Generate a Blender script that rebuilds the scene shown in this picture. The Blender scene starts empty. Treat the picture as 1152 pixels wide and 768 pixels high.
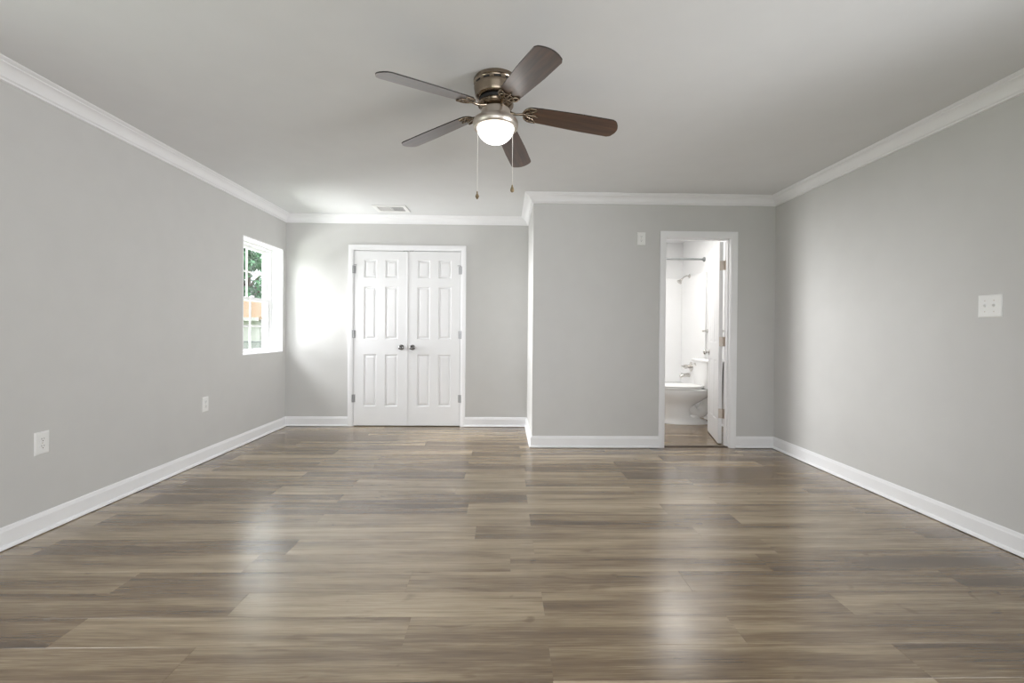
import bpy, bmesh, math, random
from mathutils import Vector, Matrix
random.seed(7)
C = bpy.context.scene
col = C.collection
PI = math.pi

# ------------------------------------------------------------------ camera
cam_d = bpy.data.cameras.new('camera')
cam_d.sensor_width = 36.0
cam_d.lens = 510.0 / 1152.0 * 36.0
cam_d.shift_x = -0.5843 / 1152.0
cam_d.shift_y = -9.19229 / 1152.0
cam_d.clip_start = 0.02
cam = bpy.data.objects.new('camera', cam_d)
col.objects.link(cam)
r_ = Vector((0.99976851, -0.02002097, 0.00787959))
u_ = Vector((-0.00776926, 0.0055822, 0.99995424))
w_ = Vector((0.02006404, 0.99978398, -0.00542536))
m = Matrix.Identity(4)
for i in range(3):
    m[i][0] = r_[i]; m[i][1] = u_[i]; m[i][2] = -w_[i]
m.translation = (0, 0, 1.12244)
cam.matrix_world = m
C.camera = cam

# ------------------------------------------------------------------ world, exposure, lights
vs = C.view_settings
vs.view_transform = 'Standard'; vs.look = 'None'; vs.gamma = 1.0; vs.use_curve_mapping = False
vs.exposure = 0.08
C.cycles.use_denoising = True
C.cycles.max_bounces = 12
C.cycles.diffuse_bounces = 8
C.cycles.glossy_bounces = 5
C.cycles.sample_clamp_indirect = 6.0
wd = bpy.data.worlds.new('sky'); C.world = wd; wd.use_nodes = True
bg = wd.node_tree.nodes['Background']
bg.inputs[0].default_value = (0.93, 0.97, 1.0, 1); bg.inputs[1].default_value = 3.0

def area(name, loc, rot, sx, sy, power, color=(1, 1, 1), spread=180):
    l = bpy.data.lights.new(name, 'AREA'); l.shape = 'RECTANGLE'; l.size = sx; l.size_y = sy
    l.energy = power; l.color = color; l.spread = math.radians(spread)
    o = bpy.data.objects.new(name, l); o.location = loc; o.rotation_euler = rot; col.objects.link(o)
    return o

def point(name, loc, power, rad, color=(1, 1, 1)):
    l = bpy.data.lights.new(name, 'POINT'); l.energy = power; l.shadow_soft_size = rad; l.color = color
    o = bpy.data.objects.new(name, l); o.location = loc; col.objects.link(o)
    return o

YR = -1.9                       # rear wall of the room, behind the camera
# unseen fill lamps in openings added to the side and rear walls
area('fill_left_rear', (-2.56, 0.85, 1.45), (0, math.radians(-90), 0), 1.1, 1.1, 14, (0.95, 0.98, 1.0))
area('fill_right_rear', (2.62, 0.85, 1.45), (0, math.radians(88), math.radians(-34)), 1.1, 1.0, 18, (0.97, 0.98, 1.0), 84)  # added fill, narrow cone aimed at the left wall
# unseen fill lamps added in the side yard, shining through the left window
area('fill_window_right_wall', (-4.60, 5.12, 2.02), (0, math.radians(-91), math.radians(-9)), 0.4, 0.65, 400, (1.0, 0.99, 1.0))  # added lamp, placed to throw the bright patch on the right wall
area('fill_window_back_wall', (-4.20, 4.05, 2.60), (0, math.radians(-66), math.radians(18)), 1.1, 1.5, 135, (1.0, 0.99, 1.0))  # added lamp, placed for the bright patch on the back wall
area('fill_window_ceiling', (-4.20, 4.60, 0.75), (0, math.radians(-103), math.radians(4)), 1.0, 1.4, 175, (1.0, 0.99, 0.99))  # added low lamp, brightens the ceiling near the window
area('fill_rear', (0.0, YR - 0.02, 1.40), (math.radians(90), 0, 0), 3.2, 1.5, 14, (0.98, 0.98, 1.0))  # added fill lamp at the unseen rear opening
# assumed bathroom ceiling lamp, out of view, added to brighten the bathroom
area('assumed_bathroom_lamp', (1.75, 5.35, 2.40), (0, 0, 0), 0.95, 0.95, 24, (1.0, 0.98, 0.95))

# ------------------------------------------------------------------ room measures
XL, XR, XC = -2.5194, 2.6433, 0.2823
D1, D2 = 5.2991, 4.3666
H = 2.44
BX0, BY1 = 1.12, 6.66           # bathroom left wall and far wall
WY0, WY1, WZ0, WZ1 = 4.431, 5.228, 0.862, 2.030   # side window opening
CX0, CX1, CZ = -1.738, -0.503, 2.043              # closet door opening
TX0, TX1, TZ = 1.572, 2.203, 2.036                # bathroom door opening
WT = 0.115                       # inner wall thickness

# ------------------------------------------------------------------ materials
def nt_new(name):
    mt = bpy.data.materials.new(name); mt.use_nodes = True
    return mt, mt.node_tree, mt.node_tree.nodes['Principled BSDF']

def mat(name, color, rough=0.5, metal=0.0, var=0.03, scale=6.0, bump=0.0, bscale=200.0, spec=0.5, coat=0.0, emit=None, estr=0):
    mt, nt, b = nt_new(name)
    N, L = nt.nodes, nt.links
    tc = N.new('ShaderNodeTexCoord')
    nz = N.new('ShaderNodeTexNoise'); nz.inputs['Scale'].default_value = scale; nz.inputs['Detail'].default_value = 3
    L.new(tc.outputs['Object'], nz.inputs['Vector'])
    rp = N.new('ShaderNodeValToRGB')
    c0 = [max(0, c * (1 - var)) for c in color[:3]] + [1]; c1 = [min(1, c * (1 + var)) for c in color[:3]] + [1]
    rp.color_ramp.elements[0].color = c0; rp.color_ramp.elements[0].position = 0.3
    rp.color_ramp.elements[1].color = c1; rp.color_ramp.elements[1].position = 0.7
    L.new(nz.outputs['Fac'], rp.inputs['Fac']); L.new(rp.outputs['Color'], b.inputs['Base Color'])
    b.inputs['Roughness'].default_value = rough; b.inputs['Metallic'].default_value = metal
    b.inputs['Specular IOR Level'].default_value = spec
    if coat: b.inputs['Coat Weight'].default_value = coat; b.inputs['Coat Roughness'].default_value = 0.15
    if bump:
        n2 = N.new('ShaderNodeTexNoise'); n2.inputs['Scale'].default_value = bscale; n2.inputs['Detail'].default_value = 2
        L.new(tc.outputs['Object'], n2.inputs['Vector'])
        bp = N.new('ShaderNodeBump'); bp.inputs['Strength'].default_value = bump; bp.inputs['Distance'].default_value = 0.002
        L.new(n2.outputs['Fac'], bp.inputs['Height']); L.new(bp.outputs['Normal'], b.inputs['Normal'])
    if emit:
        b.inputs['Emission Color'].default_value = (*emit, 1); b.inputs['Emission Strength'].default_value = estr
    return mt

M = {}
M['wall'] = mat('greige_wall_paint', (0.605, 0.60, 0.588), 0.6, var=0.012, bump=0.06, bscale=160, spec=0.3)
M['ceil'] = mat('ceiling_paint', (0.76, 0.765, 0.77), 0.8, var=0.01, bump=0.08, bscale=120, spec=0.2)
M['trim'] = mat('white_trim_paint', (0.88, 0.88, 0.895), 0.35, var=0.01, spec=0.45)
M['door'] = mat('white_door_paint', (0.82, 0.82, 0.83), 0.4, var=0.01, spec=0.4)
M['bath'] = mat('white_bathroom_paint', (0.74, 0.74, 0.74), 0.55, var=0.01)
M['vinyl'] = mat('white_vinyl', (0.86, 0.86, 0.86), 0.35, var=0.01)
M['plastic'] = mat('white_plastic', (0.84, 0.84, 0.83), 0.35, var=0.01)
M['porcelain'] = mat('white_porcelain', (0.88, 0.88, 0.875), 0.12, var=0.005, coat=0.5)
M['acrylic'] = mat('white_acrylic', (0.87, 0.87, 0.87), 0.2, var=0.005)
M['slot'] = mat('dark_slot', (0.02, 0.02, 0.02), 0.8, var=0.1)
M['chrome'] = mat('chrome', (0.62, 0.60, 0.57), 0.22, 1.0, var=0.02)
M['nickel'] = mat('satin_nickel', (0.62, 0.56, 0.50), 0.38, 1.0, var=0.04, scale=30)
M['knob'] = mat('dark_chrome', (0.20, 0.195, 0.19), 0.14, 1.0, var=0.05)
M['hingegrey'] = mat('grey_steel_hinge', (0.42, 0.42, 0.43), 0.4, 1.0, var=0.04)
M['hinge'] = mat('tan_nickel_hinge', (0.56, 0.49, 0.43), 0.45, 1.0, var=0.05)
M['bronze'] = mat('brushed_bronze', (0.29, 0.235, 0.18), 0.20, 1.0, var=0.06, scale=20)
M['chain'] = mat('pale_chain', (0.78, 0.75, 0.70), 0.45, 0.3, var=0.05)
M['fob'] = mat('aged_brass_fob', (0.30, 0.23, 0.14), 0.4, 0.8, var=0.1)
M['thresh'] = mat('dark_brown_threshold', (0.045, 0.028, 0.016), 0.5, var=0.2, scale=20)
M['catch_metal'] = mat('dark_metal_catch', (0.08, 0.08, 0.08), 0.5, 0.6)  # dark metal of the catches above the closet doors
M['globe'] = mat('frosted_glass', (0.92, 0.92, 0.90), 0.35, var=0.02, emit=(1.0, 0.985, 0.96), estr=3.0)

def wood_mat(name, dark, light, rough, sx, sy, coat=0.0):
    mt, nt, b = nt_new(name); N, L = nt.nodes, nt.links
    tc = N.new('ShaderNodeTexCoord'); mp = N.new('ShaderNodeMapping')
    mp.inputs['Scale'].default_value = (sx, sy, sy)
    L.new(tc.outputs['Object'], mp.inputs['Vector'])
    nz = N.new('ShaderNodeTexNoise'); nz.inputs['Scale'].default_value = 1; nz.inputs['Detail'].default_value = 5; nz.inputs['Distortion'].default_value = 0.6
    L.new(mp.outputs['Vector'], nz.inputs['Vector'])
    rp = N.new('ShaderNodeValToRGB')
    rp.color_ramp.elements[0].color = (*dark, 1); rp.color_ramp.elements[0].position = 0.32
    rp.color_ramp.elements[1].color = (*light, 1); rp.color_ramp.elements[1].position = 0.70
    L.new(nz.outputs['Fac'], rp.inputs['Fac']); L.new(rp.outputs['Color'], b.inputs['Base Color'])
    b.inputs['Roughness'].default_value = rough
    if coat: b.inputs['Coat Weight'].default_value = coat; b.inputs['Coat Roughness'].default_value = 0.3; b.inputs['Coat IOR'].default_value = 1.65
    return mt
M['blade'] = wood_mat('walnut_blade', (0.030, 0.012, 0.006), (0.115, 0.052, 0.028), 0.34, 3.0, 45.0, 0.8)
M['bladeedge'] = mat('dark_blade_edge', (0.018, 0.011, 0.008), 0.5, var=0.1)

def floor_mat():
    mt, nt, b = nt_new('vinyl_plank_oak'); N, L = nt.nodes, nt.links
    at = N.new('ShaderNodeAttribute'); at.attribute_name = 'plank'
    sp = N.new('ShaderNodeSeparateColor'); L.new(at.outputs['Color'], sp.inputs['Color'])
    tc = N.new('ShaderNodeTexCoord')
    def mth(op, a, bb=None):
        n = N.new('ShaderNodeMath'); n.operation = op
        for i, v in enumerate((a, bb)):
            if v is None: continue
            if isinstance(v, (int, float)): n.inputs[i].default_value = v
            else: L.new(v, n.inputs[i])
        return n.outputs[0]
    off = N.new('ShaderNodeCombineXYZ')
    L.new(mth('MULTIPLY', sp.outputs['Green'], 37.0), off.inputs[0]); L.new(mth('MULTIPLY', sp.outputs['Blue'], 53.0), off.inputs[1])
    L.new(mth('MULTIPLY', sp.outputs['Red'], 29.0), off.inputs[2])
    va = N.new('ShaderNodeVectorMath'); va.operation = 'ADD'
    L.new(tc.outputs['Object'], va.inputs[0]); L.new(off.outputs[0], va.inputs[1])
    def noise(scale, detail, dist=0.0, rough=0.55):
        mp = N.new('ShaderNodeMapping'); mp.inputs['Scale'].default_value = scale
        L.new(va.outputs[0], mp.inputs['Vector'])
        nz = N.new('ShaderNodeTexNoise'); nz.inputs['Scale'].default_value = 1; nz.inputs['Detail'].default_value = detail
        nz.inputs['Distortion'].default_value = dist; nz.inputs['Roughness'].default_value = rough
        L.new(mp.outputs['Vector'], nz.inputs['Vector']); return nz.outputs['Fac']
    band = noise((0.9, 13.0, 1.0), 2.0, 0.3)          # broad light and dark bands along the plank
    grain = noise((2.6, 75.0, 1.0), 6.0, 0.8, 0.65)    # fine grain
    pore = noise((9.0, 230.0, 1.0), 3.0, 0.2)
    knot = noise((3.0, 7.0, 1.0), 1.0, 2.2)
    v = mth('ADD', mth('MULTIPLY', mth('SUBTRACT', band, 0.5), 1.55), mth('MULTIPLY', mth('SUBTRACT', grain, 0.5), 0.85))
    v = mth('ADD', v, mth('MULTIPLY', mth('SUBTRACT', pore, 0.5), 0.6))
    v = mth('ADD', v, mth('MULTIPLY', mth('SUBTRACT', sp.outputs['Red'], 0.5), 0.50))
    kn = mth('MULTIPLY', mth('MAXIMUM', mth('SUBTRACT', knot, 0.70), 0.0), -2.5)
    v = mth('ADD', mth('ADD', v, kn), 0.5)
    rp = N.new('ShaderNodeValToRGB'); cr = rp.color_ramp
    cr.elements[0].position = 0.0; cr.elements[0].color = (0.082, 0.048, 0.022, 1)
    cr.elements[1].position = 1.0; cr.elements[1].color = (0.4653, 0.3677, 0.2436, 1)
    e = cr.elements.new(0.35); e.color = (0.185, 0.124, 0.066, 1)
    e = cr.elements.new(0.62); e.color = (0.2970, 0.2216, 0.1322, 1)
    L.new(v, rp.inputs['Fac']); L.new(rp.outputs['Color'], b.inputs['Base Color'])
    rr = mth('ADD', mth('MULTIPLY', grain, 0.05), 0.225); L.new(rr, b.inputs['Roughness'])
    b.inputs['IOR'].default_value = 1.85
    b.inputs['Coat Weight'].default_value = 0.4; b.inputs['Coat Roughness'].default_value = 0.24; b.inputs['Coat IOR'].default_value = 1.55
    bp = N.new('ShaderNodeBump'); bp.inputs['Strength'].default_value = 0.04; bp.inputs['Distance'].default_value = 0.002
    L.new(grain, bp.inputs['Height']); L.new(bp.outputs['Normal'], b.inputs['Normal'])
    return mt
M['floor'] = floor_mat()

def glass_mat():
    mt, nt, b = nt_new('window_glass'); N, L = nt.nodes, nt.links
    tr = N.new('ShaderNodeBsdfTransparent'); tr.inputs[0].default_value = (0.97, 0.98, 0.98, 1)
    gl = N.new('ShaderNodeBsdfGlossy'); gl.inputs['Roughness'].default_value = 0.02
    mx = N.new('ShaderNodeMixShader'); mx.inputs[0].default_value = 0.05; L.new(tr.outputs[0], mx.inputs[1]); L.new(gl.outputs[0], mx.inputs[2])
    L.new(mx.outputs[0], N['Material Output'].inputs['Surface'])
    return mt
M['glass'] = glass_mat()

def shingle_mat():
    mt, nt, b = nt_new('roof_shingles'); N, L = nt.nodes, nt.links
    tc = N.new('ShaderNodeTexCoord'); mp = N.new('ShaderNodeMapping'); mp.inputs['Scale'].default_value = (3, 3, 3)
    L.new(tc.outputs['Object'], mp.inputs['Vector'])
    bk = N.new('ShaderNodeTexBrick'); L.new(mp.outputs['Vector'], bk.inputs['Vector'])
    bk.inputs['Color1'].default_value = (0.32, 0.195, 0.11, 1); bk.inputs['Color2'].default_value = (0.42, 0.29, 0.18, 1); bk.inputs['Mortar'].default_value = (0.20, 0.12, 0.07, 1)
    bk.inputs['Mortar Size'].default_value = 0.03; bk.inputs['Brick Width'].default_value = 0.9; bk.inputs['Row Height'].default_value = 0.42
    L.new(bk.outputs['Color'], b.inputs['Base Color']); b.inputs['Roughness'].default_value = 0.9
    return mt
M['shingle'] = shingle_mat()
M['siding'] = mat('pale_siding', (0.56, 0.55, 0.51), 0.6, var=0.02)
M['grass'] = mat('lawn_grass', (0.12, 0.24, 0.05), 0.9, var=0.4, scale=30)
M['bark'] = mat('tree_bark', (0.12, 0.09, 0.06), 0.9, var=0.3, scale=12)
M['leaf_a'] = mat('green_leaf', (0.11, 0.26, 0.13), 0.6, var=0.45, scale=1.6)
M['leaf_b'] = mat('pale_green_leaf', (0.19, 0.35, 0.15), 0.6, var=0.45, scale=1.6)
M['steel'] = mat('galvanised_steel', (0.22, 0.23, 0.23), 0.5, 0.3, var=0.1)

# ------------------------------------------------------------------ mesh helpers
class MB:
    def __init__(s): s.v = []; s.f = []; s.mi = []
    def add(s, vs, fs, mi=0):
        o = len(s.v); s.v += [tuple(p) for p in vs]; s.f += [tuple(i + o for i in f) for f in fs]; s.mi += [mi] * len(fs); return s
    def box(s, x0, y0, z0, x1, y1, z1, mi=0):
        x0, x1 = sorted((x0, x1)); y0, y1 = sorted((y0, y1)); z0, z1 = sorted((z0, z1))
        return s.add([(x0,y0,z0),(x1,y0,z0),(x1,y1,z0),(x0,y1,z0),(x0,y0,z1),(x1,y0,z1),(x1,y1,z1),(x0,y1,z1)],
              [(0,3,2,1),(4,5,6,7),(0,1,5,4),(1,2,6,5),(2,3,7,6),(3,0,4,7)], mi)
    def loft(s, rings, mi=0, caps=(True, True), closed=True):
        n = len(rings[0]); vs = [p for r in rings for p in r]; fs = []
        for i in range(len(rings) - 1):
            for j in range(n if closed else n - 1):
                k = (j + 1) % n
                fs.append((i*n+j, i*n+k, (i+1)*n+k, (i+1)*n+j))
        if caps[0]: fs.append(tuple(reversed(range(n))))
        if caps[1]: fs.append(tuple((len(rings)-1)*n + j for j in range(n)))
        return s.add(vs, fs, mi)
    def lathe(s, prof, seg=40, mi=0, mtx=None, caps=(True, True)):
        rings = []
        for r, z in prof:
            ring = [Vector((r*math.cos(2*PI*j/seg), r*math.sin(2*PI*j/seg), z)) for j in range(seg)]
            if mtx is not None: ring = [mtx @ p for p in ring]
            rings.append(ring)
        return s.loft(rings, mi, caps)
    def tube(s, pts, r, seg=12, mi=0):
        pts = [Vector(p) for p in pts]; rings = []
        rr = r if isinstance(r, (list, tuple)) else [r] * len(pts)
        up = None
        for i, p in enumerate(pts):
            t = (pts[min(i+1, len(pts)-1)] - pts[max(i-1, 0)]).normalized()
            if up is None:
                up = t.orthogonal().normalized()
            up = (up - t * up.dot(t)).normalized(); sd = t.cross(up)
            rings.append([p + (up*math.cos(2*PI*j/seg) + sd*math.sin(2*PI*j/seg)) * rr[i] for j in range(seg)])
        return s.loft(rings, mi)
    def build(s, name, mats, parent=None, smooth=None, bevel=0, loc=None):
        me = bpy.data.meshes.new(name)
        me.from_pydata([tuple(p) for p in s.v], [], s.f)
        for mm in (mats if isinstance(mats, (list, tuple)) else [mats]): me.materials.append(mm)
        me.polygons.foreach_set('material_index', s.mi)
        bm = bmesh.new(); bm.from_mesh(me); bmesh.ops.recalc_face_normals(bm, faces=bm.faces); bm.to_mesh(me); bm.free()
        if smooth is not None:
            me.polygons.foreach_set('use_smooth', [True] * len(me.polygons))
            me.set_sharp_from_angle(angle=math.radians(smooth))
        me.update()
        o = bpy.data.objects.new(name, me); col.objects.link(o)
        if parent is not None: o.parent = parent
        if loc is not None: o.location = loc
        if bevel:
            bv = o.modifiers.new('bevel', 'BEVEL'); bv.width = bevel; bv.segments = 2; bv.limit_method = 'ANGLE'; bv.angle_limit = math.radians(40)
        return o

def tag(o, label=None, cat=None, group=None, kind=None):
    if label: o['label'] = label
    if cat: o['category'] = cat
    if group: o['group'] = group
    if kind: o['kind'] = kind
    return o
def empty(name, loc, label, cat, rz=0, group=None, kind=None):
    o = bpy.data.objects.new(name, None); o.location = loc; o.rotation_euler = (0, 0, rz); o.empty_display_size = 0.1
    col.objects.link(o); return tag(o, label, cat, group, kind)
def struct(mb, name, mt, label, cat, **k):
    return tag(mb.build(name, mt, **k), label, cat, kind='structure')
def copy_tree(o, parent=None):
    c = o.copy(); col.objects.link(c)
    if parent is not None: c.parent = parent
    for ch in list(o.children): copy_tree(ch, c)
    return c

# ------------------------------------------------------------------ floor of planks
def make_floor():
    PW, PL, Y0 = 0.16547, 1.243, 1.4468
    first = {0: .170, 1: -.352, 2: .172, 3: -.414, 4: .042, 5: .165, 6: -.147, 7: .166, 8: -.217, 9: .167, 10: -.324, 11: .171, 12: -.289, 13: .185,
             14: -.287, 15: .163, 16: -.281, 17: .165, 18: -.764}
    vs, fs, cols = [], [], []
    g, dz = 0.0009, -0.0007
    for n in range(-22, 33):
        ya = Y0 + n * PW; yb = ya + PW
        if yb < YR - 0.1 or ya > 6.75: continue
        x0 = first.get(n, 0.168 if n % 2 else -0.30 + random.uniform(-.2, .2))
        k0 = math.floor((XL - 0.2 - x0) / PL)
        k = k0
        while x0 + k * PL < XR + 0.1:
            xa, xb = x0 + k * PL, x0 + (k + 1) * PL
            xa2, xb2 = max(xa, XL - 0.2), min(xb, XR + 0.1)
            k += 1
            if xb2 - xa2 < 0.01: continue
            c = (random.random(), random.random(), random.random(), 1)
            o = len(vs)
            vs += [(xa2, ya, dz), (xb2, ya, dz), (xb2, yb, dz), (xa2, yb, dz), (xa2+g, ya+g, 0), (xb2-g, ya+g, 0), (xb2-g, yb-g, 0), (xa2+g, yb-g, 0)]
            ff = [(4,5,6,7), (0,1,5,4), (1,2,6,5), (2,3,7,6), (3,0,4,7)]
            fs += [tuple(i + o for i in f) for f in ff]; cols += [c] * 5
    me = bpy.data.meshes.new('floor'); me.from_pydata(vs, [], fs); me.materials.append(M['floor'])
    at = me.attributes.new('plank', 'FLOAT_COLOR', 'FACE')
    for i, c in enumerate(cols): at.data[i].color = c
    o = bpy.data.objects.new('floor', me); col.objects.link(o)
    return tag(o, 'greige brown wood plank floor running across the whole room', 'floor', kind='structure')
make_floor()

# ------------------------------------------------------------------ walls and ceiling
TO = 0.22                        # outer wall thickness
XO = XL - TO
b = MB()
RY0, RY1, RZ0, RZ1 = 0.30, 1.40, .90, 2.0      # openings added out of view for the side fill lamps
b.box(XO, YR-.15, 0, XL, RY0, H); b.box(XO, RY1, 0, XL, WY0, H); b.box(XO, RY0, 0, XL, RY1, RZ0); b.box(XO, RY0, RZ1, XL, RY1, H); b.box(XO, WY1, 0, XL, 6.1, H); b.box(XO, WY0, 0, XL, WY1, WZ0); b.box(XO, WY0, WZ1, XL, WY1, H)
struct(b, 'wall_left', M['wall'], 'long greige left wall with the window near its far end', 'wall')
b = MB(); b.box(XR, YR-.15, 0, XR+.15, RY0, H); b.box(XR, RY1, 0, XR+.15, D2 + WT, H); b.box(XR, RY0, 0, XR+.15, RY1, RZ0); b.box(XR, RY0, RZ1, XR+.15, RY1, H)
struct(b, 'wall_right', M['wall'], 'long greige right wall with the double light switch', 'wall')
b = MB(); b.box(XL, D1, 0, CX0-.02, D1+WT, H); b.box(CX1+.02, D1, 0, BX0-.1, D1+WT, H); b.box(CX0-.02, D1, CZ+.02, CX1+.02, D1+WT, H)
struct(b, 'wall_back', M['wall'], 'greige far wall holding the double closet doors', 'wall')
b = MB(); b.box(XC, D2, 0, TX0-.02, D2+WT, H); b.box(TX1+.02, D2, 0, XR, D2+WT, H); b.box(TX0-.02, D2, TZ+.02, TX1+.02, D2+WT, H)
struct(b, 'wall_front', M['wall'], 'greige wall that stands forward around the bathroom doorway', 'wall')
b = MB(); b.box(XC, D2+WT, 0, XC+WT, D1, H)
struct(b, 'wall_side', M['wall'], 'short return wall between closet wall and bathroom wall', 'wall')
b = MB()
b.box(XL, YR-.15, 0, -1.65, YR, H); b.box(1.65, YR-.15, 0, XR, YR, H); b.box(-1.65, YR-.15, 0, 1.65, YR, .62); b.box(-1.65, YR-.15, 2.18, 1.65, YR, H)
struct(b, 'wall_rear', M['wall'], 'greige wall behind the camera with a wide opening added to let in light', 'wall')
b = MB(); b.box(XO, YR-.15, H, XR+.15, 6.85, H+.12)
struct(b, 'ceiling', M['ceil'], 'flat white ceiling above the room', 'ceiling')
# closet box
b = MB(); b.box(XL, 6.0, 0, BX0-.1, 6.1, H)
struct(b, 'wall_closet', M['wall'], 'inner back wall of the closet behind the double doors', 'wall')
# bathroom shell
b = MB(); b.box(BX0-.1, D2+WT, 0, BX0, BY1, H)
struct(b, 'wall_bathroom_left', M['bath'], 'white left wall inside the bathroom', 'wall')
b = MB(); b.box(BX0-.1, BY1, 0, XR+.15, BY1+.12, H)
struct(b, 'wall_bathroom_back', M['bath'], 'white far wall inside the bathroom behind the tub', 'wall')
b = MB(); b.box(XR, D2+WT, 0, XR+.15, BY1, H)
struct(b, 'wall_bathroom_right', M['bath'], 'white right wall inside the bathroom behind the toilet', 'wall')

# ------------------------------------------------------------------ crown moulding and baseboards
CROWN = [(0, H-.088), (.006, H-.088), (.012, H-.084), (.012, H-.077), (.017, H-.072), (.022, H-.071), (.024, H-.065), (.030, H-.050), (.042, H-.034),
         (.056, H-.024), (.066, H-.021), (.067, H-.015), (.072, H-.013), (.080, H-.010), (.086, H-.004), (.086, H-.0005), (0, H-.0005)]
BASE = [(0, .112), (.005, .112), (.008, .108), (.010, .096), (.013, .090), (.013, .022), (.018, .021), (.024, .015), (.027, .008), (.027, 0.004), (0, .004)]
def run(prof, p0, p1, n, nprev=None, nnext=None):
    """a moulding along a wall; n = wall normal into the room, nprev / nnext = normals of the walls it mitres with"""
    p0, p1, n = Vector(p0), Vector(p1), Vector(n)
    rings = []
    for p, a in ((p0, nprev), (p1, nnext)):
        ring = []
        for d, z in prof:
            q = p + n * d + (Vector(a) * d if a is not None else Vector((0, 0)))
            ring.append((q.x, q.y, z))
        rings.append(ring)
    return MB().loft(rings)
NL, NB, NS, NR, NF = (1, 0), (0, -1), (-1, 0), (-1, 0), (0, 1)
PA, PB, PC, PD, PE, PF = (XL, YR), (XL, D1), (XC, D1), (XC, D2), (XR, D2), (XR, YR)
crowns = [('trim_1', PA, PB, NL, NF, NB, 'white crown moulding along the left wall'),
          ('trim_2', PB, PC, NB, NL, NS, 'white crown moulding above the closet doors'),
          ('trim_3', PC, PD, NS, NB, NB, 'short white crown moulding on the return wall beside the closet'),
          ('trim_4', PD, PE, NB, NS, NR, 'white crown moulding above the bathroom doorway'),
          ('trim_5', PE, PF, NR, NB, NF, 'white crown moulding along the right wall')]
for nm, p0, p1, n, a, c, lb in crowns:
    struct(run(CROWN, p0, p1, n, a, c), nm, M['trim'], lb, 'crown moulding', smooth=35)
CW = 0.058                       # casing width
bases = [('baseboard_left', PA, PB, NL, NF, NB, 'white baseboard along the left wall'),
         ('baseboard_back_left', PB, (CX0-CW, D1), NB, NL, None, 'short white baseboard left of the closet doors'),
         ('baseboard_back_right', (CX1+CW, D1), PC, NB, None, NS, 'short white baseboard right of the closet doors'),
         ('baseboard_side', PC, PD, NS, NB, NB, 'white baseboard on the short return wall'),
         ('baseboard_front_left', PD, (TX0-CW, D2), NB, NS, None, 'white baseboard left of the bathroom doorway'),
         ('baseboard_front_right', (TX1+CW, D2), PE, NB, None, NR, 'short white baseboard right of the bathroom doorway'),
         ('baseboard_right', PE, PF, NR, NB, NF, 'white baseboard along the right wall')]
for nm, p0, p1, n, a, c, lb in bases:
    struct(run(BASE, p0, p1, n, a, c), nm, M['trim'], lb, 'baseboard', smooth=25)

# door casings: mitred profile swept up, across and down; front face towards -y
CAS = [(0, 0), (0, .008), (.004, .011), (.010, .012), (.016, .015), (.046, .017), (CW, .016), (CW, 0)]   # (distance from opening, thickness)
def casing(x0, x1, zt, y, reveal=0.004):
    rings = []
    for (px, pz, dx, dz) in ((x0-reveal, .001, -1, 0), (x0-reveal, zt+reveal, -1, 1), (x1+reveal, zt+reveal, 1, 1), (x1+reveal, .001, 1, 0)):
        rings.append([(px + dx*d, y - t, pz + dz*d) for d, t in CAS])
    return MB().loft(rings)
struct(casing(CX0, CX1, CZ, D1), 'trim_6', M['trim'], 'white casing around the double closet doors', 'door casing', smooth=35)
struct(casing(TX0, TX1, TZ, D2), 'trim_7', M['trim'], 'white casing around the bathroom doorway', 'door casing', smooth=35)
b = MB(); b.box(CX0-.02, D1+.001, .001, CX0, D1+WT, CZ+.02); b.box(CX1, D1+.001, .001, CX1+.02, D1+WT, CZ+.02); b.box(CX0, D1+.001, CZ, CX1, D1+WT, CZ+.02)
b.box(CX0, D1+.045, .001, CX0+.01, D1+.08, CZ); b.box(CX1-.01, D1+.045, .001, CX1, D1+.08, CZ); b.box(CX0, D1+.045, CZ-.01, CX1, D1+.08, CZ)
struct(b, 'trim_8', M['trim'], 'white jamb lining the closet door opening', 'door jamb')
b = MB(); b.box(TX0-.02, D2+.001, .001, TX0, D2+WT, TZ+.02); b.box(TX1, D2+.001, .001, TX1+.02, D2+WT, TZ+.02); b.box(TX0, D2+.001, TZ, TX1, D2+WT, TZ+.02)
b.box(TX0, D2+.035, .001, TX0+.011, D2+.07, TZ); b.box(TX1-.011, D2+.035, .001, TX1, D2+.07, TZ); b.box(TX0, D2+.035, TZ-.011, TX1, D2+.07, TZ)
struct(b, 'trim_9', M['trim'], 'white jamb lining the bathroom doorway', 'door jamb', bevel=.0015)
b = run([(0, 0.001), (.004, .006), (.02, .009), (.045, .009), (.058, .006), (.062, .001)], (TX0, D2+.075), (TX1, D2+.075), (0, -1))
struct(b, 'trim_10', M['thresh'], 'dark brown threshold strip across the bathroom doorway', 'threshold')

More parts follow.
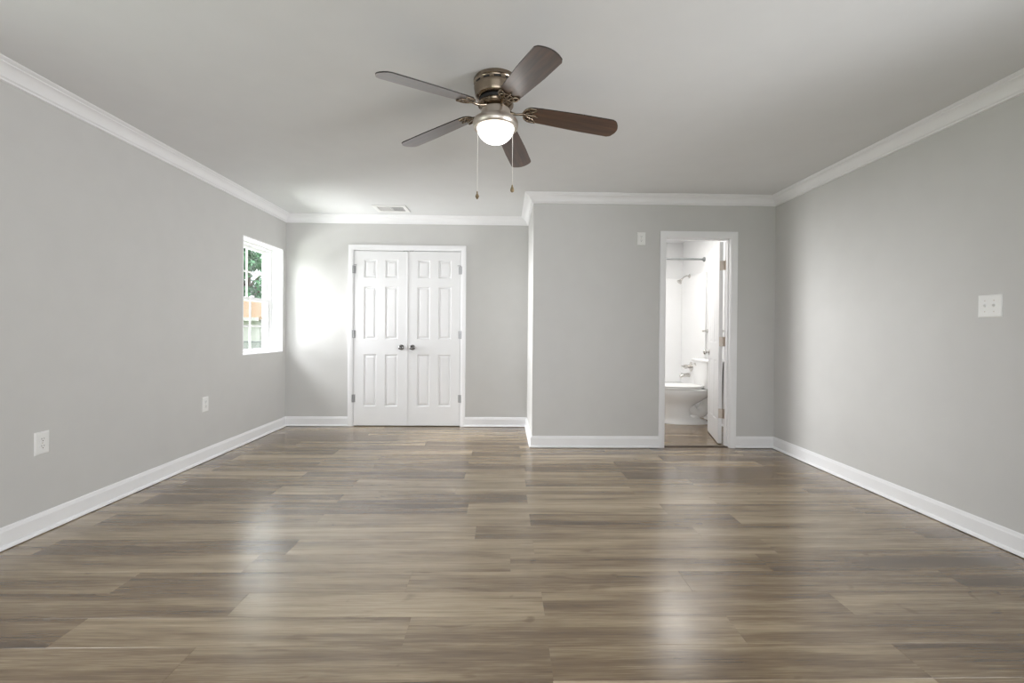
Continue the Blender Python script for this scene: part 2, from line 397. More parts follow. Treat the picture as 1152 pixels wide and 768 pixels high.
# ------------------------------------------------------------------ doors
def leaf_mesh(w, h, t, cols_, rows_, deep=1.0):
    """six-panel leaf: x 0..w, z 0..h, faces at y=0 and y=t"""
    mb = MB()
    xs = sorted({0, w, *[c for p in cols_ for c in p]}); zs = sorted({0, h, *[c for p in rows_ for c in p]})
    for side in (0, 1):
        Y = lambda d: d if side == 0 else t - d
        for i in range(len(xs)-1):
            for j in range(len(zs)-1):
                xa, xb, za, zb = xs[i], xs[i+1], zs[j], zs[j+1]
                if (xa, xb) in cols_ and (za, zb) in rows_:
                    steps = [(0, 0), (.003, .005), (.009, .011), (.016, .0115), (.036, .003)]
                    rings = [[(xa+s, Y(d*deep), za+s), (xb-s, Y(d*deep), za+s), (xb-s, Y(d*deep), zb-s), (xa+s, Y(d*deep), zb-s)] for s, d in steps]
                    mb.loft(rings, caps=(False, True))
                else:
                    mb.add([(xa, Y(0), za), (xb, Y(0), za), (xb, Y(0), zb), (xa, Y(0), zb)], [(0, 1, 2, 3)])
    mb.add([(0,0,0),(0,t,0),(0,t,h),(0,0,h)], [(0,1,2,3)]); mb.add([(w,0,0),(w,t,0),(w,t,h),(w,0,h)], [(0,1,2,3)])
    mb.add([(0,0,0),(w,0,0),(w,t,0),(0,t,0)], [(0,1,2,3)]); mb.add([(0,0,h),(w,0,h),(w,t,h),(0,t,h)], [(0,1,2,3)])
    return mb
LW, LH, LT = 0.612, 2.026, 0.035
PCOL = [(.112, .259), (.357, .504)]
PROW = [(.222, .828), (1.004, 1.614), (1.716, 1.925)]
def knob(parent, x, z, y, mt, sgn=-1, size=1.0):
    """round door knob standing off a face at y along sgn*y"""
    mtx = Matrix.Translation((x, y, z)) @ Matrix.Rotation(PI/2 if sgn < 0 else -PI/2, 4, 'X')
    k = MB(); s = size
    k.lathe([(.011*s, .006), (.010*s, .020), (.012*s, .026), (.021*s, .031), (.0265*s, .040), (.027*s, .048), (.024*s, .056), (.016*s, .0605), (.012*s, .0595), (.0*s+.001, .0595)], 28, mtx=mtx)
    ko = k.build('door_knob', mt, parent, smooth=40)
    r = MB(); r.lathe([(.031*s, 0), (.031*s, .003), (.027*s, .007), (.011*s, .0085)], 28, mtx=mtx)
    r.build('rosette', mt, ko, smooth=40)
    return ko
def closet_leaf(name, x0, hinge_left, label):
    root = empty(name, (x0, D1-.001, .010), label, 'door', kind='structure')
    leaf_mesh(LW, LH, LT, PCOL, PROW).build('leaf', M['door'], root)
    knob(root, LW-.062 if hinge_left else .062, .911, 0, M['knob'])
    for z in (.315, 1.06, 1.81):
        hb = MB(); hx = -.0035 if hinge_left else LW+.0035
        for q in range(5):
            hb.lathe([(.0062, z-.045+q*.018), (.0062, z-.045+q*.018+.0172)], 12, mtx=Matrix.Translation((hx, -.006, 0)))
        sx = 1 if hinge_left else -1
        hb.box(hx, -.0015, z-.045, hx + sx*.022, .0005, z+.045)
        hb.box(hx - sx*.003, -.012, z-.045, hx - sx*.018, -.0105, z+.045)
        if z > 1.5: hb.tube([(hx, -.010, z+.046), (hx, -.012, z+.052), (hx+sx*.018, -.016, z+.054), (hx+sx*.035, -.012, z+.053)], .0035, 8)
        hb.build('hinge', M['hingegrey'], root, smooth=40)
    if hinge_left:
        ab = MB(); ab.box(LW-.003, -.005, .002, LW+.008, -.0008, LH-.004); ab.build('gap_strip', M['door'], root, bevel=.001)  # strip added over the gap, stands in for the lit leaf edge
    ct = MB(); cx = LW-.05 if hinge_left else .02
    ct.box(cx, .004, LH, cx+.045, .028, LH+.0045); ct.build('door_catch', M['catch_metal'], root)
    return root
closet_leaf('door_1', CX0+.003, True, 'left white six-panel closet door with dark round knob')
closet_leaf('door_2', CX1-.003-LW, False, 'right white six-panel closet door with dark round knob')

# bathroom door, hinged on the right jamb and swung into the bathroom
HX, HY = TX1-.006, D2+WT+.006
root = empty('door_3', (HX, HY, .012), 'white bathroom door standing open into the bathroom', 'door', rz=math.radians(74.5), kind='structure')
lf = leaf_mesh(.610, 2.018, LT, PCOL, PROW, .35); lf.build('leaf', M['door'], root, loc=(.004, .006, 0))
knob(root, .55, .89, .006+LT, M['chrome'], sgn=1, size=1.05)
knob(root, .55, .89, .006, M['chrome'], sgn=-1, size=1.05)
for z in (.30, 1.02, 1.78):
    hb = MB(); hb.lathe([(.007, z-.047), (.007, z+.047)], 12)
    hb.box(.002, .008, z-.047, .0038, .006+LT-.004, z+.047)                    # plate on the hinge edge of the leaf
    ho = hb.build('hinge', M['hinge'], root, smooth=40)
    jb = MB(); jb.box(TX1-.0025, D2+WT-.035, z+.012-.047, TX1-.0005, D2+WT-.001, z+.012+.047)
    jo = jb.build('hinge_plate', M['hinge'], ho)
    jo.matrix_parent_inverse = (Matrix.Translation((HX, HY, .012)) @ Matrix.Rotation(math.radians(74.5), 4, 'Z')).inverted()

# ------------------------------------------------------------------ window in the left wall
wr = empty('window_1', (XL, (WY0+WY1)/2, WZ0), 'white double-hung grid window at the far end of the left wall', 'window', kind='structure')
def wpart(mb, name, mt, parent=None, **k):
    o = mb.build(name, mt, parent if parent is not None else wr, **k)
    o.matrix_parent_inverse = Matrix.Translation(wr.location).inverted() if parent is None else Matrix.Identity(4)
    return o
lt = .012
lb = MB()      # painted liner boards of the reveal
lb.box(XL-.125, WY0, WZ0, XL+.001, WY0+lt, WZ1); lb.box(XL-.125, WY1-lt, WZ0, XL+.001, WY1, WZ1); lb.box(XL-.125, WY0+lt, WZ1-lt, XL+.001, WY1-lt, WZ1)
wpart(lb, 'jamb_liner', M['trim'])
sb = MB(); sb.box(XL-.125, WY0+lt, WZ0, XL+.004, WY1-lt, WZ0+.014); wpart(sb, 'window_sill', M['trim'], bevel=.002)
y0, y1, zb, zt = WY0+lt, WY1-lt, WZ0+.014, WZ1-lt
fx0, fx1 = XL-.215, XL-.120      # unit depth
fr = MB(); fw = .022
fr.box(fx0, y0, zb, fx1, y0+fw, zt); fr.box(fx0, y1-fw, zb, fx1, y1, zt); fr.box(fx0, y0+fw, zt-fw, fx1, y1-fw, zt); fr.box(fx0, y0+fw, zb, fx1, y1-fw, zb+.010)
for yy, s in ((y0+fw, 1), (y1-fw, -1)):   # sash tracks
    fr.box(fx1-.012, yy, zb, fx1-.006, yy+s*.006, zt-fw); fr.box(fx1-.046, yy, zb, fx1-.042, yy+s*.008, zt-fw)
wpart(fr, 'window_frame', M['vinyl'], bevel=.0015)
zm = 1.436
def sash(x0, x1, za, zc, name, hm):
    s = MB(); st = .031; sb_ = .024 if name == 'lower_sash' else .031; ya, yb = y0+fw+.003, y1-fw-.003
    s.box(x0, ya, za, x1, ya+st, zc); s.box(x0, yb-st, za, x1, yb, zc); s.box(x0, ya+st, za, x1, yb-st, za+sb_); s.box(x0, ya+st, zc-st, x1, yb-st, zc)
    xm = (x0+x1)/2; ym = (ya+yb)/2
    so = wpart(s, name, M['vinyl'], bevel=.002)
    g = MB(); g.box(xm-.006, ym-.009, za+sb_, xm+.006, ym+.009, zc-st); g.box(xm-.0055, ya+st, hm-.009, xm+.0055, yb-st, hm+.009)
    go = g.build('muntin_grid', M['vinyl'], so); go.matrix_parent_inverse = Matrix.Identity(4)
    p = MB(); p.box(xm-.002, ya+st, za+sb_, xm+.002, yb-st, zc-st)
    po = p.build('pane', M['glass'], so)
    return so
sash(XL-.200, XL-.170, zm-.018, zt-fw+.002, 'upper_sash', 1.725)
low = sash(XL-.164, XL-.134, zb+.010, zm+.018, 'lower_sash', 1.150)
lk = MB(); ym = (y0+y1)/2+.03; lk.box(XL-.160, ym-.03, zm+.018, XL-.136, ym+.03, zm+.026); lk.lathe([(.012, 0), (.012, .012), (.006, .016)], 16, mtx=Matrix.Translation((XL-.148, ym, zm+.024)))
lk.tube([(XL-.148, ym, zm+.034), (XL-.140, ym+.03, zm+.034)], .005, 8)
lk.build('sash_lock', M['vinyl'], low, smooth=40)

# ------------------------------------------------------------------ ceiling fan
def make_fan():
    FX, FY = -0.0500, 2.393
    root = empty('ceiling_fan', (FX, FY, H), 'bronze five-blade ceiling fan with dark walnut blades and a lit dome light', 'ceiling fan')
    Z = lambda z: z - H
    hb = MB()
    hb.lathe([(.104, -.0005), (.114, -.001), (.117, -.006), (.117, -.020), (.113, -.024), (.1115, -.030), (.1115, -.040), (.115, -.044), (.115, -.050), (.113, -.056),
              (.109, -.082), (.105, -.094), (.097, -.100), (.086, -.103), (.03, -.104)], 64)
    ho = hb.build('motor_housing', M['bronze'], root, smooth=32)
    for j in range(12):                            # dark vent slots around the upper band
        a0 = 2*PI*j/12 + .1; ring = []; vb = MB(); rr = .1118; zz = -.035; hh = .007
        for t in range(6):
            an = a0 + .15*(t/5-.5)*2
            ring.append([(rr*math.cos(an), rr*math.sin(an), zz-hh/2), ((rr+.0012)*math.cos(an), (rr+.0012)*math.sin(an), zz-hh/2),
                         ((rr+.0012)*math.cos(an), (rr+.0012)*math.sin(an), zz+hh/2), (rr*math.cos(an), rr*math.sin(an), zz+hh/2)])
        vb.loft(ring).build('vent_slot', M['slot'], ho)
    rb = MB(); rb.lathe([(.084, -.1035), (.088, -.108), (.088, -.120), (.080, -.126)], 48)
    rb.build('rotor_ring', M['slot'], root, smooth=40)
    fl = MB(); fl.lathe([(.070, -.122), (.092, -.126), (.095, -.132), (.092, -.139), (.075, -.146), (.060, -.150), (.05, -.152)], 48)
    fl.build('flywheel', M['bronze'], root, smooth=40)
    # light kit: switch housing, fitter ring, glass bowl
    sw = MB(); sw.lathe([(.045, -.148), (.060, -.152), (.074, -.158), (.077, -.166), (.077, -.198), (.082, -.206)], 48)
    sw.build('switch_housing', M['nickel'], root, smooth=40)
    fi = MB(); fi.lathe([(.078, -.203), (.100, -.207), (.114, -.214), (.119, -.223), (.120, -.236), (.117, -.252), (.110, -.258), (.099, -.258), (.099, -.246)], 56, caps=(True, False))
    fi.build('light_fitter', M['nickel'], root, smooth=40)
    gp = [(.0965, -.246)] + [(.0965*math.cos(t*PI/2/14), -.252-.082*math.sin(t*PI/2/14)) for t in range(0, 14)] + [(.001, -.334)]
    gl = MB(); gl.lathe(gp, 56, caps=(False, True)); gl.build('light_globe', M['globe'], root, smooth=60)
    # blades and blade irons on a slightly tilted, drooping plane
    tilt = Matrix(((1, 0, 0, 0), (0, 1, 0, 0), (-.0388, -.0131, 1, 0), (0, 0, 0, 1)))
    zr, zt_, Rr, R, w, bt = 2.2767, 2.222, .158, .6455, .1318, -.2165
    droop = math.atan((zr-zt_)/(R-Rr))
    # outline of one blade, x along its length measured from the root
    Lb = R - Rr + .014
    out = []
    w0, w1 = .104, w
    ns = 10
    for q in range(ns+1):                          # rounded root
        a_ = PI/2 + PI*q/ns
        out.append((.030 + .036*math.cos(a_), w0/2*math.sin(a_)*1.0))
    tipc = .022                                    # soft corner at the tip
    def side(x): return (w0 + (w1-w0)*min(1, x/ .30)**.8)/2
    for x in (.08, .14, .22, .30, .40): out.append((x, -side(x)))
    xt, sag, rc = Lb - .034, .030, .010            # shallow arc across the tip, small rounded corners
    tip = []
    for q in range(17):
        yy = (-1 + 2*q/16)*(w1/2)
        x = xt + sag*(1-(yy/(w1/2))**2)
        e = w1/2 - abs(yy)
        if e < rc: x -= rc - math.sqrt(max(0, rc*rc-(rc-e)**2))
        tip.append((x, yy))
    out += tip
    for x in (.40, .30, .22, .14, .08): out.append((x, side(x)))
    th = .0055
    bl = MB(); n = len(out)
    bl.loft([[(x, y, -th/2) for x, y in out], [(x, y, th/2) for x, y in out]], 1, (False, False))
    bl.add([(x, y, -th/2) for x, y in out], [tuple(reversed(range(n)))], 0); bl.add([(x, y, th/2) for x, y in out], [tuple(range(n))], 0)
    bme = None; ime = None
    for i in range(5):
        ph = .0514 + i*2*PI/5
        base = Matrix.Translation((0, 0, Z(zr))) @ Matrix.Rotation(ph, 4, 'Z') @ Matrix.Translation((Rr, 0, 0)) @ Matrix.Rotation(droop, 4, 'Y') @ Matrix.Rotation(bt, 4, 'X')
        mtx = tilt @ base
        if bme is None:
            o = bl.build('fan_blade', [M['blade'], M['bladeedge']], root); bme = o.data
        else:
            o = bpy.data.objects.new('fan_blade', bme); col.objects.link(o); o.parent = root
        # the tilt is a small shear; take its rotation part so each blade stays rigid
        loc, rot, sc = mtx.decompose(); o.location = loc; o.rotation_mode = 'QUATERNION'; o.rotation_quaternion = rot
        if ime is None:
            ir = MB(); zz = -th/2-.0035
            # open scrolled bracket under the blade root
            rim = [(.030 + .042*math.cos(PI/2 + PI*q/14), .050*math.sin(PI/2 + PI*q/14), zz) for q in range(15)]
            rim = [(.052, .050, zz)] + rim + [(.052, -.050, zz)]
            ir.tube(rim, .0052, 8)
            ir.tube([(-.012, 0, zz), (.015, 0, zz-.001), (.045, 0, zz), (.062, 0, zz)], [.008, .006, .006, .004], 8)
            for s in (-1, 1):
                ir.tube([(-.004, 0, zz), (.010, s*.014, zz), (.026, s*.022, zz), (.044, s*.030, zz), (.055, s*.045, zz)], .0045, 8)
                ir.tube([(.045, 0, zz), (.036, s*.018, zz), (.020, s*.036, zz), (.012, s*.042, zz)], .0038, 8)
                ir.lathe([(.006, -.003), (.006, .001), (.003, .003)], 10, mtx=Matrix.Translation((.052, s*.048, zz-.002)) @ Matrix.Rotation(PI, 4, 'X'))
            ir.lathe([(.006, -.003), (.006, .001), (.003, .003)], 10, mtx=Matrix.Translation((.062, 0, zz-.002)) @ Matrix.Rotation(PI, 4, 'X'))
            # arm back to the flywheel
            ir.tube([(-.010, 0, zz), (-.030, 0, zz-.004), (-.050, .004, zz-.006), (-.070, .008, zz-.001), (-.088, .010, zz+.004)], [.008, .0065, .0065, .008, .010], 10)
            io = ir.build('blade_iron', M['bronze'], o, smooth=50); ime = io.data
        else:
            io = bpy.data.objects.new('blade_iron', ime); col.objects.link(io); io.parent = o
    # pull chains with fobs
    for (dx, dy, zb_, shape) in ((-.0915, -.035, 1.830, 0), (.0905, .010, 1.880, 1)):
        c = MB(); z0_ = Z(2.19)
        c.tube([(dx*.95, dy, z0_), (dx, dy, z0_-.02), (dx, dy, Z(zb_)+.014)], .0011, 6)
        k = int((z0_-.02-Z(zb_))/.009)
        for q in range(k):
            c.lathe([(.0003, -.0018), (.0017, 0), (.0003, .0018)], 6, mtx=Matrix.Translation((dx, dy, z0_-.02-q*.009)))
        co = c.build('pull_chain', M['chain'], root)
        f = MB(); mt_ = Matrix.Translation((dx, dy, Z(zb_)))
        if shape: f.lathe([(.001, .016), (.0035, .012), (.0045, .006), (.0085, -.004), (.0105, -.013), (.009, -.020), (.005, -.024), (.001, -.025)], 16, mtx=mt_)
        else: f.lathe([(.001, .016), (.003, .013), (.0045, .009), (.003, .005), (.006, -.002), (.0095, -.010), (.0095, -.015), (.006, -.019), (.0065, -.022), (.003, -.026), (.001, -.027)], 16, mtx=mt_)
        f.build('chain_fob', M['fob'], co, smooth=40)
make_fan()

# ------------------------------------------------------------------ ceiling vent
v = empty('ceiling_vent', (-1.225, 4.955, H), 'white ceiling air vent with dark slots near the closet wall', 'air vent')
fb = MB()
ow, od, iw, idp, t = .178, .130, .135, .088, .008
for (x0, y0_, x1, y1_) in ((-ow, -od, ow, -idp), (-ow, idp, ow, od), (-ow, -idp, -iw, idp), (iw, -idp, ow, idp), (-.006, -idp, .006, idp)):
    fb.box(x0, y0_, -t, x1, y1_, -.0008)
fb.build('vent_frame', M['plastic'], v, bevel=.002)
bk = MB(); bk.box(-iw, -idp, -.0025, iw, idp, -.0008); bk.build('vent_dark_sheet', M['slot'], v)  # dark sheet standing in for the shade of a duct recess
for s in (-1, 1):
    lv = MB()
    for q in range(7):
        cx = s*(.018 + q*.0175)
        lv.add([(cx+s*p, y, z) for y in (-idp, idp) for p, z in ((.006, -.008), (.005, -.0088), (-.007, -.0032), (-.006, -.0026))],
               [(0,1,2,3), (4,7,6,5), (0,4,5,1), (1,5,6,2), (2,6,7,3), (3,7,4,0)])
    lv.build('louvers', M['plastic'], v)

# ------------------------------------------------------------------ outlets and switches; built facing -y at the origin
def plate(w, h):
    p = MB(); d = .006
    rings = []
    for s, y in ((0, 0), (0, -.002), (.003, -.0045), (.006, -d)):
        rings.append([(-w/2+s, y, -h/2+s), (w/2-s, y, -h/2+s), (w/2-s, y, h/2-s), (-w/2+s, y, h/2-s)])
    return p.loft(rings)
def screw(root, x, z, y=-.0055):
    s = MB(); s.lathe([(.0032, 0), (.0030, .0010), (.001, .0014)], 10, mtx=Matrix.Translation((x, y, z)) @ Matrix.Rotation(PI/2, 4, 'X'))
    s.build('screw', M['nickel'], root)
def outlet(loc, rz, label, group=None):
    root = empty('electrical_outlet', loc, label, 'outlet', rz, group)
    plate(.080, .124).build('cover_plate', M['plastic'], root)
    for zc in (.0195, -.0195):
        r = MB(); n = 20
        pts = [(.0172*math.cos(2*PI*q/n), max(-.0135, min(.0135, .0172*math.sin(2*PI*q/n)))) for q in range(n)]
        r.loft([[(x, -.0055, z+zc) for x, z in pts], [(x, -.0082, z+zc) for x, z in pts]])
        ro = r.build('socket', M['plastic'], root)
        s = MB(); s.box(-.0075, -.0087, zc+.0005, -.0055, -.0080, zc+.0085); s.box(.0055, -.0087, zc+.0015, .0075, -.0080, zc+.0080)
        s.lathe([(.0026, 0), (.0026, .0006)], 12, mtx=Matrix.Translation((0, -.0081, zc-.007)) @ Matrix.Rotation(PI/2, 4, 'X'))
        s.build('slots', M['slot'], ro)
    screw(root, 0, 0)
    return root
outlet((XL, 2.525, .490), PI/2, 'white duplex outlet low on the left wall, the one nearer the camera', )
outlet((XL, 3.884, .482), PI/2, 'white duplex outlet low on the left wall, the one farther back near the window')
outlet((1.3265, D2, 2.023), 0, 'white duplex outlet high on the wall to the upper left of the bathroom doorway')
sw = empty('light_switch', (XR, 2.411, 1.277), 'white double toggle light switch on the right wall', 'light switch', -PI/2)
plate(.122, .122).build('cover_plate', M['plastic'], sw)
for x in (-.023, .023):
    tg = MB()
    tg.box(x-.0052, -.0066, -.012, x+.0052, -.0055, .012)
    tg.add([(x-.004, -.006, -.005), (x+.004, -.006, -.005), (x+.004, -.006, .008), (x-.004, -.006, .008), (x-.0035, -.0165, .006), (x+.0035, -.0165, .006), (x+.0035, -.0145, .012), (x-.0035, -.0145, .012)],
           [(0,1,5,4), (1,2,6,5), (2,3,7,6), (3,0,4,7), (4,5,6,7)])
    tg.build('toggle', M['plastic'], sw)
    for z in (.030, -.030): screw(sw, x, z)

# ------------------------------------------------------------------ bathroom
def egg(x0, x1, hw, z, n=36, back=.72):
    """egg outline: blunt at the back (x0), round at the front (x1)"""
    pts = []
    L = x1 - x0; cx = x0 + L*.46
    for q in range(n):
        a_ = 2*PI*q/n; c, s = math.cos(a_), math.sin(a_)
        if c >= 0: x = cx + (x1-cx)*c; y = hw*s
        else:
            e = 2/ (2 + 1.6*back); x = cx - (cx-x0)*abs(c)**e; y = hw*math.copysign(abs(s)**e, s)
        pts.append((x, y, z))
    return pts
def make_toilet():
    root = empty('toilet', (XR-.012, 5.555, 0), 'white porcelain toilet inside the bathroom with its lid closed', 'toilet', rz=PI)
    bw = MB()
    # skirted front pedestal and bowl
    bw.loft([egg(.10, .655, .112, .001), egg(.10, .655, .112, .022), egg(.11, .640, .104, .034), egg(.33, .632, .100, .10), egg(.33, .634, .100, .19), egg(.28, .645, .108, .24),
             egg(.20, .672, .132, .285), egg(.14, .700, .160, .325), egg(.10, .722, .178, .365), egg(.09, .730, .184, .385), egg(.09, .730, .186, .425), egg(.10, .720, .176, .432)])
    # trapway behind the pedestal
    bw.tube([(.46, 0, .28), (.40, 0, .255), (.34, 0, .21), (.30, 0, .15), (.24, 0, .12), (.17, 0, .15), (.13, 0, .20), (.10, 0, .30), (.10, 0, .40)], [.09, .088, .082, .078, .074, .07, .07, .08, .09], 20)
    bw.tube([(.30, 0, .02), (.28, 0, .08), (.27, 0, .13)], [.098, .085, .06], 20)
    bw.box(.03, -.15, .36, .20, .15, .432)
    bw.build('bowl', M['porcelain'], root, smooth=50)
    st = MB(); st.loft([egg(.21, .728, .180, .4335), egg(.205, .734, .187, .438), egg(.205, .734, .187, .448), egg(.21, .730, .182, .453)]); so = st.build('seat', M['plastic'], root, smooth=50)
    ld = MB(); ld.loft([egg(.205, .730, .182, .4545), egg(.20, .736, .188, .459), egg(.20, .736, .188, .468), egg(.21, .722, .176, .474), egg(.26, .66, .12, .478)]); ld.build('lid', M['plastic'], root, smooth=50)
    for s in (-1, 1):
        h = MB(); h.lathe([(.014, -.035), (.014, .035)], 14, mtx=Matrix.Translation((.205, s*.075, .458)) @ Matrix.Rotation(PI/2, 4, 'X')); h.build('seat_hinge', M['plastic'], root, smooth=40)
    def rr(x0, x1, hw, z, r=.03, n=5):
        pts = []
        for (cx, cy, a0) in ((x1-r, hw-r, 0), (x0+r, hw-r, PI/2), (x0+r, -hw+r, PI), (x1-r, -hw+r, 1.5*PI)):
            for q in range(n): pts.append((cx+r*math.cos(a0+PI/2*q/(n-1)), cy+r*math.sin(a0+PI/2*q/(n-1)), z))
        return pts
    tk = MB(); tk.loft([rr(.025, .185, .185, .432), rr(.015, .195, .20, .445), rr(.010, .200, .212, .60), rr(.005, .206, .218, .755)]); tk.build('tank', M['porcelain'], root, smooth=40)
    tl = MB(); tl.loft([rr(.0, .214, .226, .756), rr(-.004, .218, .230, .762), rr(-.004, .218, .230, .780), rr(.004, .208, .222, .790), rr(.03, .18, .19, .793)]); tl.build('tank_lid', M['porcelain'], root, smooth=40)
    fh = MB(); yh = -.125
    fh.lathe([(.014, 0), (.014, .006), (.008, .010), (.007, .016)], 16, mtx=Matrix.Translation((.205, yh, .725)) @ Matrix.Rotation(PI/2, 4, 'Y'))
    fh.tube([(.220, yh, .725), (.226, yh+.01, .725), (.228, yh+.045, .718), (.227, yh+.07, .712)], [.006, .007, .006, .007], 10)
    fh.build('flush_handle', M['chrome'], root, smooth=40)
make_toilet()

TB0 = 5.905
tb = empty('bathtub', (1.88, 6.28, 0), 'white bathtub behind the toilet', 'bathtub')
def rrect(x0, y0_, x1, y1_, r, z, n=6):
    pts = []
    for (cx, cy, a0) in ((x1-r, y1_-r, 0), (x0+r, y1_-r, PI/2), (x0+r, y0_+r, PI), (x1-r, y0_+r, 1.5*PI)):
        for q in range(n): pts.append((cx+r*math.cos(a0+PI/2*q/(n-1)) - 1.88, cy+r*math.sin(a0+PI/2*q/(n-1)) - 6.28, z))
    return pts
t_ = MB()
x0, x1, ya, yb = BX0+.002, XR-.002, TB0, BY1-.002
t_.loft([rrect(x0, ya, x1, yb, .012, .001), rrect(x0, ya, x1, yb, .012, .365), rrect(x0+.004, ya+.004, x1-.004, yb-.004, .012, .378), rrect(x0+.06, ya+.07, x1-.06, yb-.05, .10, .380),
         rrect(x0+.075, ya+.085, x1-.075, yb-.065, .10, .366), rrect(x0+.20, ya+.13, x1-.11, yb-.11, .12, .09), rrect(x0+.26, ya+.18, x1-.16, yb-.16, .12, .065)])
t_.build('tub_shell', M['acrylic'], tb, smooth=45)
ap = MB(); ap.box(x0+.10-1.88, ya-.006-6.28, .07, x1-.10-1.88, ya-6.28, .30); ap.build('apron_panel', M['acrylic'], tb, bevel=.004)
sr = empty('tub_surround', (1.88, BY1, .38), 'white glossy wall surround above the bathtub', 'tub surround')
s_ = MB(); s_.box(BX0+.003-1.88, -.020, .003, XR-.003-1.88, -.002, 1.530); s_.build('back_panel', M['acrylic'], sr, bevel=.006)
for sx, a_, c_ in ((1, XR-.020, XR-.002), (-1, BX0+.002, BX0+.020)):
    s_ = MB(); s_.box(a_-1.88, TB0-.05-BY1, .003, c_-1.88, -.021, 1.530); s_.build('side_panel', M['acrylic'], sr, bevel=.006)
XS = XR - .020                   # face of the right surround panel
sh = empty('wall_shower', (XS, 6.36, 1.915), 'chrome shower head on a bent arm above the tub', 'shower head')
f = MB(); f.lathe([(.030, .0005), (.029, .006), (.018, .012), (.012, .014)], 20, mtx=Matrix.Rotation(-PI/2, 4, 'Y')); f.build('arm_flange', M['chrome'], sh, smooth=40)
f = MB(); f.tube([(-.008, 0, 0), (-.04, 0, .004), (-.075, 0, -.012), (-.108, 0, -.045)], .0095, 12); f.build('shower_arm', M['chrome'], sh, smooth=40)
mx = Matrix.Translation((-.110, 0, -.048)) @ Matrix.Rotation(math.radians(-138), 4, 'Y')
f = MB(); f.lathe([(.012, -.010), (.015, 0), (.013, .012), (.022, .024), (.036, .046), (.038, .056), (.034, .060), (.001, .058)], 24, mtx=mx); f.build('spray_head', M['chrome'], sh, smooth=40)
fv = empty('shower_valve', (XS, 6.27, .645), 'chrome lever valve on the tub wall above the spout', 'faucet')
f = MB(); f.lathe([(.068, .0005), (.067, .006), (.050, .012), (.024, .016)], 28, mtx=Matrix.Rotation(-PI/2, 4, 'Y')); f.build('escutcheon', M['chrome'], fv, smooth=40)
f = MB(); f.lathe([(.026, .012), (.025, .050), (.029, .055), (.029, .095), (.020, .104), (.001, .105)], 24, mtx=Matrix.Rotation(-PI/2, 4, 'Y')); f.tube([(-.075, 0, .010), (-.105, -.02, .012), (-.15, -.045, .006)], [.013, .012, .010], 12); f.build('lever_handle', M['chrome'], fv, smooth=40)
fs_ = empty('tub_spout', (XS-.002, 6.32, .515), 'chrome spout on the tub wall below the lever valve', 'tub spout')
f = MB(); f.tube([(-.001, 0, .004), (-.03, 0, .006), (-.08, 0, .002), (-.115, 0, -.006), (-.134, 0, -.022)], [.029, .029, .026, .022, .017], 18); f.build('spout_body', M['chrome'], fs_, smooth=50)
f = MB(); f.lathe([(.005, 0), (.005, .014), (.008, .018), (.006, .024)], 12, mtx=Matrix.Translation((-.112, 0, .014))); f.build('diverter_knob', M['chrome'], fs_, smooth=40)
rd = empty('shower_rod', (BX0, 5.93, 2.085), 'straight grey shower curtain rod above the tub', 'shower rod')
f = MB(); f.tube([(.004, 0, 0), (XR-BX0-.004, 0, 0)], .0125, 14); f.build('rod', M['steel'], rd, smooth=40)
for x, s in ((.0005, 1), (XR-BX0-.0005, -1)):
    f = MB(); f.lathe([(.032, 0), (.031, .010), (.018, .022), (.015, .03)], 20, mtx=Matrix.Translation((x, 0, 0)) @ Matrix.Rotation(s*PI/2, 4, 'Y')); f.build('rod_flange', M['steel'], rd, smooth=40)
tw = empty('towel_bar', (XR, 5.55, 1.140), 'chrome towel bar on the bathroom wall above the toilet', 'towel bar')
f = MB(); f.tube([(-.055, -.27, 0), (-.055, .27, 0)], .008, 12); f.build('bar', M['chrome'], tw, smooth=40)
for y in (-.27, .27):
    f = MB(); f.lathe([(.024, .0005), (.023, .008), (.012, .014), (.011, .05), (.014, .056), (.013, .066), (.001, .068)], 18, mtx=Matrix.Translation((0, y, 0)) @ Matrix.Rotation(-PI/2, 4, 'Y')); f.build('post', M['chrome'], tw, smooth=40)
struct(run(BASE, (XR, TB0-.06), (XR, D2+WT), (-1, 0)), 'baseboard_bathroom', M['trim'], 'white baseboard on the right wall inside the bathroom', 'baseboard', smooth=25)

# ------------------------------------------------------------------ side yard beyond the window
g = MB(); g.add([(-60, -30, -.9), (XO-.05, -30, -.9), (XO-.05, 70, -.9), (-60, 70, -.9)], [(0, 1, 2, 3)])
struct(g, 'ground', M['grass'], 'green lawn outside the window', 'ground')
hs = empty('neighbor_house', (-13.3, 17.5, -.9), 'neighbouring house with tan shingle roof and pale siding seen through the window', 'house')
hw, hd, ez = 4.02, 6.5, 2.47
w_b = MB()
nb = 12
for q in range(nb):                         # lapped siding boards, front and right side
    za, zc = ez*q/nb, ez*(q+1)/nb
    for (pa, pb, nrm) in (((-hw, 0), (hw, 0), (0, -1)), ((hw, 0), (hw, hd), (1, 0))):
        A = lambda d: (pa[0]+nrm[0]*d, pa[1]+nrm[1]*d); B = lambda d: (pb[0]+nrm[0]*d, pb[1]+nrm[1]*d)
        a0, b0, a1, b1 = A(.030), B(.030), A(.006), B(.006)
        w_b.add([(*a0, za), (*b0, za), (*b1, zc), (*a1, zc), (*A(0), za), (*B(0), za), (*B(0), zc), (*A(0), zc)], [(0,1,2,3), (0,4,5,1), (3,2,6,7)])
w_b.box(-hw, .01, 0, hw-.01, hd, ez)
w_b.build('siding_wall', M['siding'], hs)
rf = MB(); rz = .78
prof = [(-.40, ez-.02), (-.40, ez-.13), (.0, ez-.02), (hd/2, ez+rz-.06), (hd, ez-.02), (hd+.4, ez-.13), (hd+.4, ez-.02), (hd/2, ez+rz+.08)]
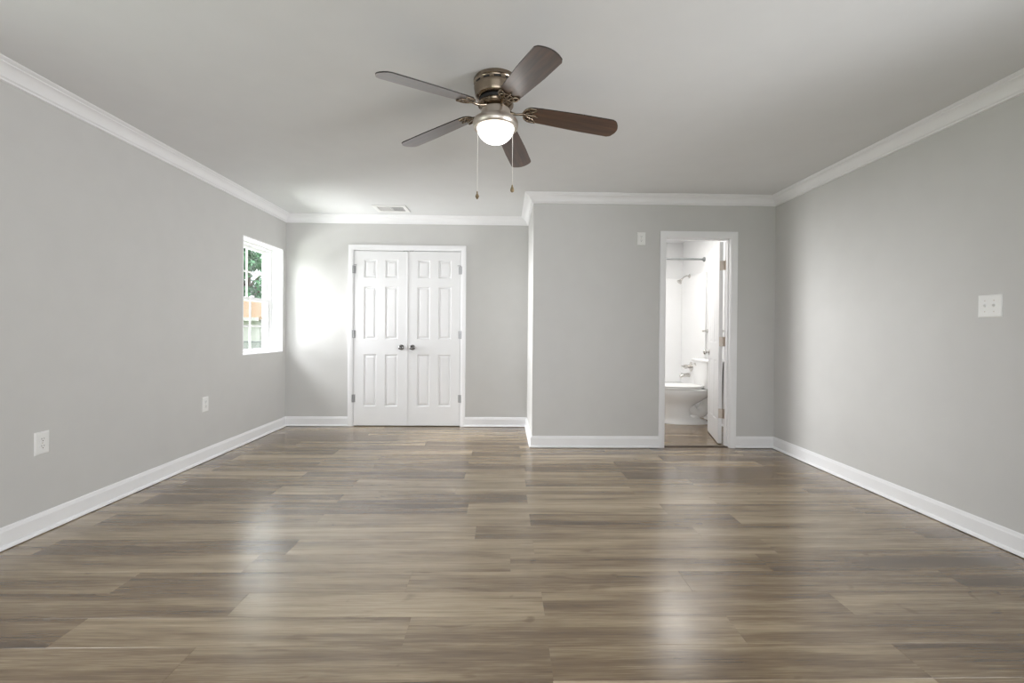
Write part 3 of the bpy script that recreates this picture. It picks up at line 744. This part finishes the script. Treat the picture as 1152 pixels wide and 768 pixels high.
rf.loft([[(-hw-.3, y, z) for y, z in prof], [(hw+.15, y, z) for y, z in prof]]); rf.build('shingle_roof', M['shingle'], hs)
fa = MB(); fa.box(-hw-.3, -.43, ez-.15, hw+.15, -.401, ez-.02); fa.build('fascia_board', M['siding'], hs)
cf = empty('chain_link_fence', (-9.0, 15.0, -.84), 'chain link fence in front of the neighbouring house', 'fence')
r = MB(); r.tube([(-4, 0, 1.54), (3, 0, 1.54)], .022, 8); r.build('top_rail', M['steel'], cf)
for x in (-3.9, -1.6, .7, 2.9):
    r = MB(); r.tube([(x, 0, .0), (x, 0, 1.57)], .03, 8); r.build('fence_post', M['steel'], cf)
r = MB(); sp_ = .085
for q in range(int(7/sp_) + 18):
    for s in (-1, 1):
        xa = -4 + (q-18 if s > 0 else q)*sp_; 
        xb = xa + s*1.5
        p, qq = Vector((xa, 0, .03)), Vector((xb, 0, 1.53))
        if min(xa, xb) < -4 or max(xa, xb) > 3: continue
        r.tube([p, qq], .010, 4)
tag(r.build('wire_mesh', M['steel'], cf), kind='stuff')

def tree(loc, h, cr, seed, leafm, label):
    rnd = random.Random(seed)
    root = empty('leafy_tree', loc, label, 'tree', group='trees beyond the neighbouring house')
    tk = MB(); tk.tube([(0, 0, 0), (.1, 0, h*.25), (-.05, .1, h*.5), (.1, 0, h*.8)], [.25, .2, .15, .06], 10)
    for q in range(7):
        a_ = rnd.uniform(0, 2*PI); z = h*rnd.uniform(.3, .6)
        tk.tube([(0, 0, z), (cr*.4*math.cos(a_), cr*.4*math.sin(a_), z+h*.15), (cr*.75*math.cos(a_), cr*.75*math.sin(a_), z+h*.22)], [.09, .06, .02], 7)
    tk.build('trunk', M['bark'], root, smooth=50)
    lf_ = MB(); cl = []
    for q in range(92):
        while True:
            p = Vector((rnd.uniform(-1, 1), rnd.uniform(-1, 1), rnd.uniform(-1, 1)))
            if .25 < p.length < 1: break
        cl.append((Vector((p.x*cr, p.y*cr, h*.6 + p.z*h*.42)), rnd.uniform(.5, .95)))
    for cpos, rad in cl:
        for q in range(110):
            d = Vector((rnd.gauss(0, 1), rnd.gauss(0, 1), rnd.gauss(0, 1))).normalized() * rad * rnd.uniform(.55, 1)
            c = cpos + d; n_ = (d.normalized() + Vector((rnd.uniform(-.7, .7), rnd.uniform(-.7, .7), rnd.uniform(-.2, 1)))).normalized()
            t1 = n_.orthogonal().normalized(); t1.rotate(Matrix.Rotation(rnd.uniform(0, 6.28), 3, n_)); t2 = n_.cross(t1); s = rnd.uniform(.10, .19)
            lf_.add([c - t1*s, c - t2*s*.55 - n_*s*.15, c + t1*s, c + t2*s*.55 - n_*s*.15], [(0, 1, 2, 3)], 0)
    me = bpy.data.meshes.new('foliage'); me.from_pydata([tuple(p) for p in lf_.v], [], lf_.f); me.materials.append(leafm)
    o = bpy.data.objects.new('foliage', me); col.objects.link(o); o.parent = root
tree((-15.6, 28.0, -.9), 8.2, 2.9, 3, M['leaf_a'], 'green leafy tree behind the shingle roof, straight beyond the upper panes')
tree((-11.0, 33.5, -.9), 9.0, 2.8, 5, M['leaf_b'], 'paler green tree standing to the right behind the roof')
tree((-25.0, 27.0, -.9), 8.4, 3.0, 8, M['leaf_b'], 'paler green tree at the left end behind the roof')
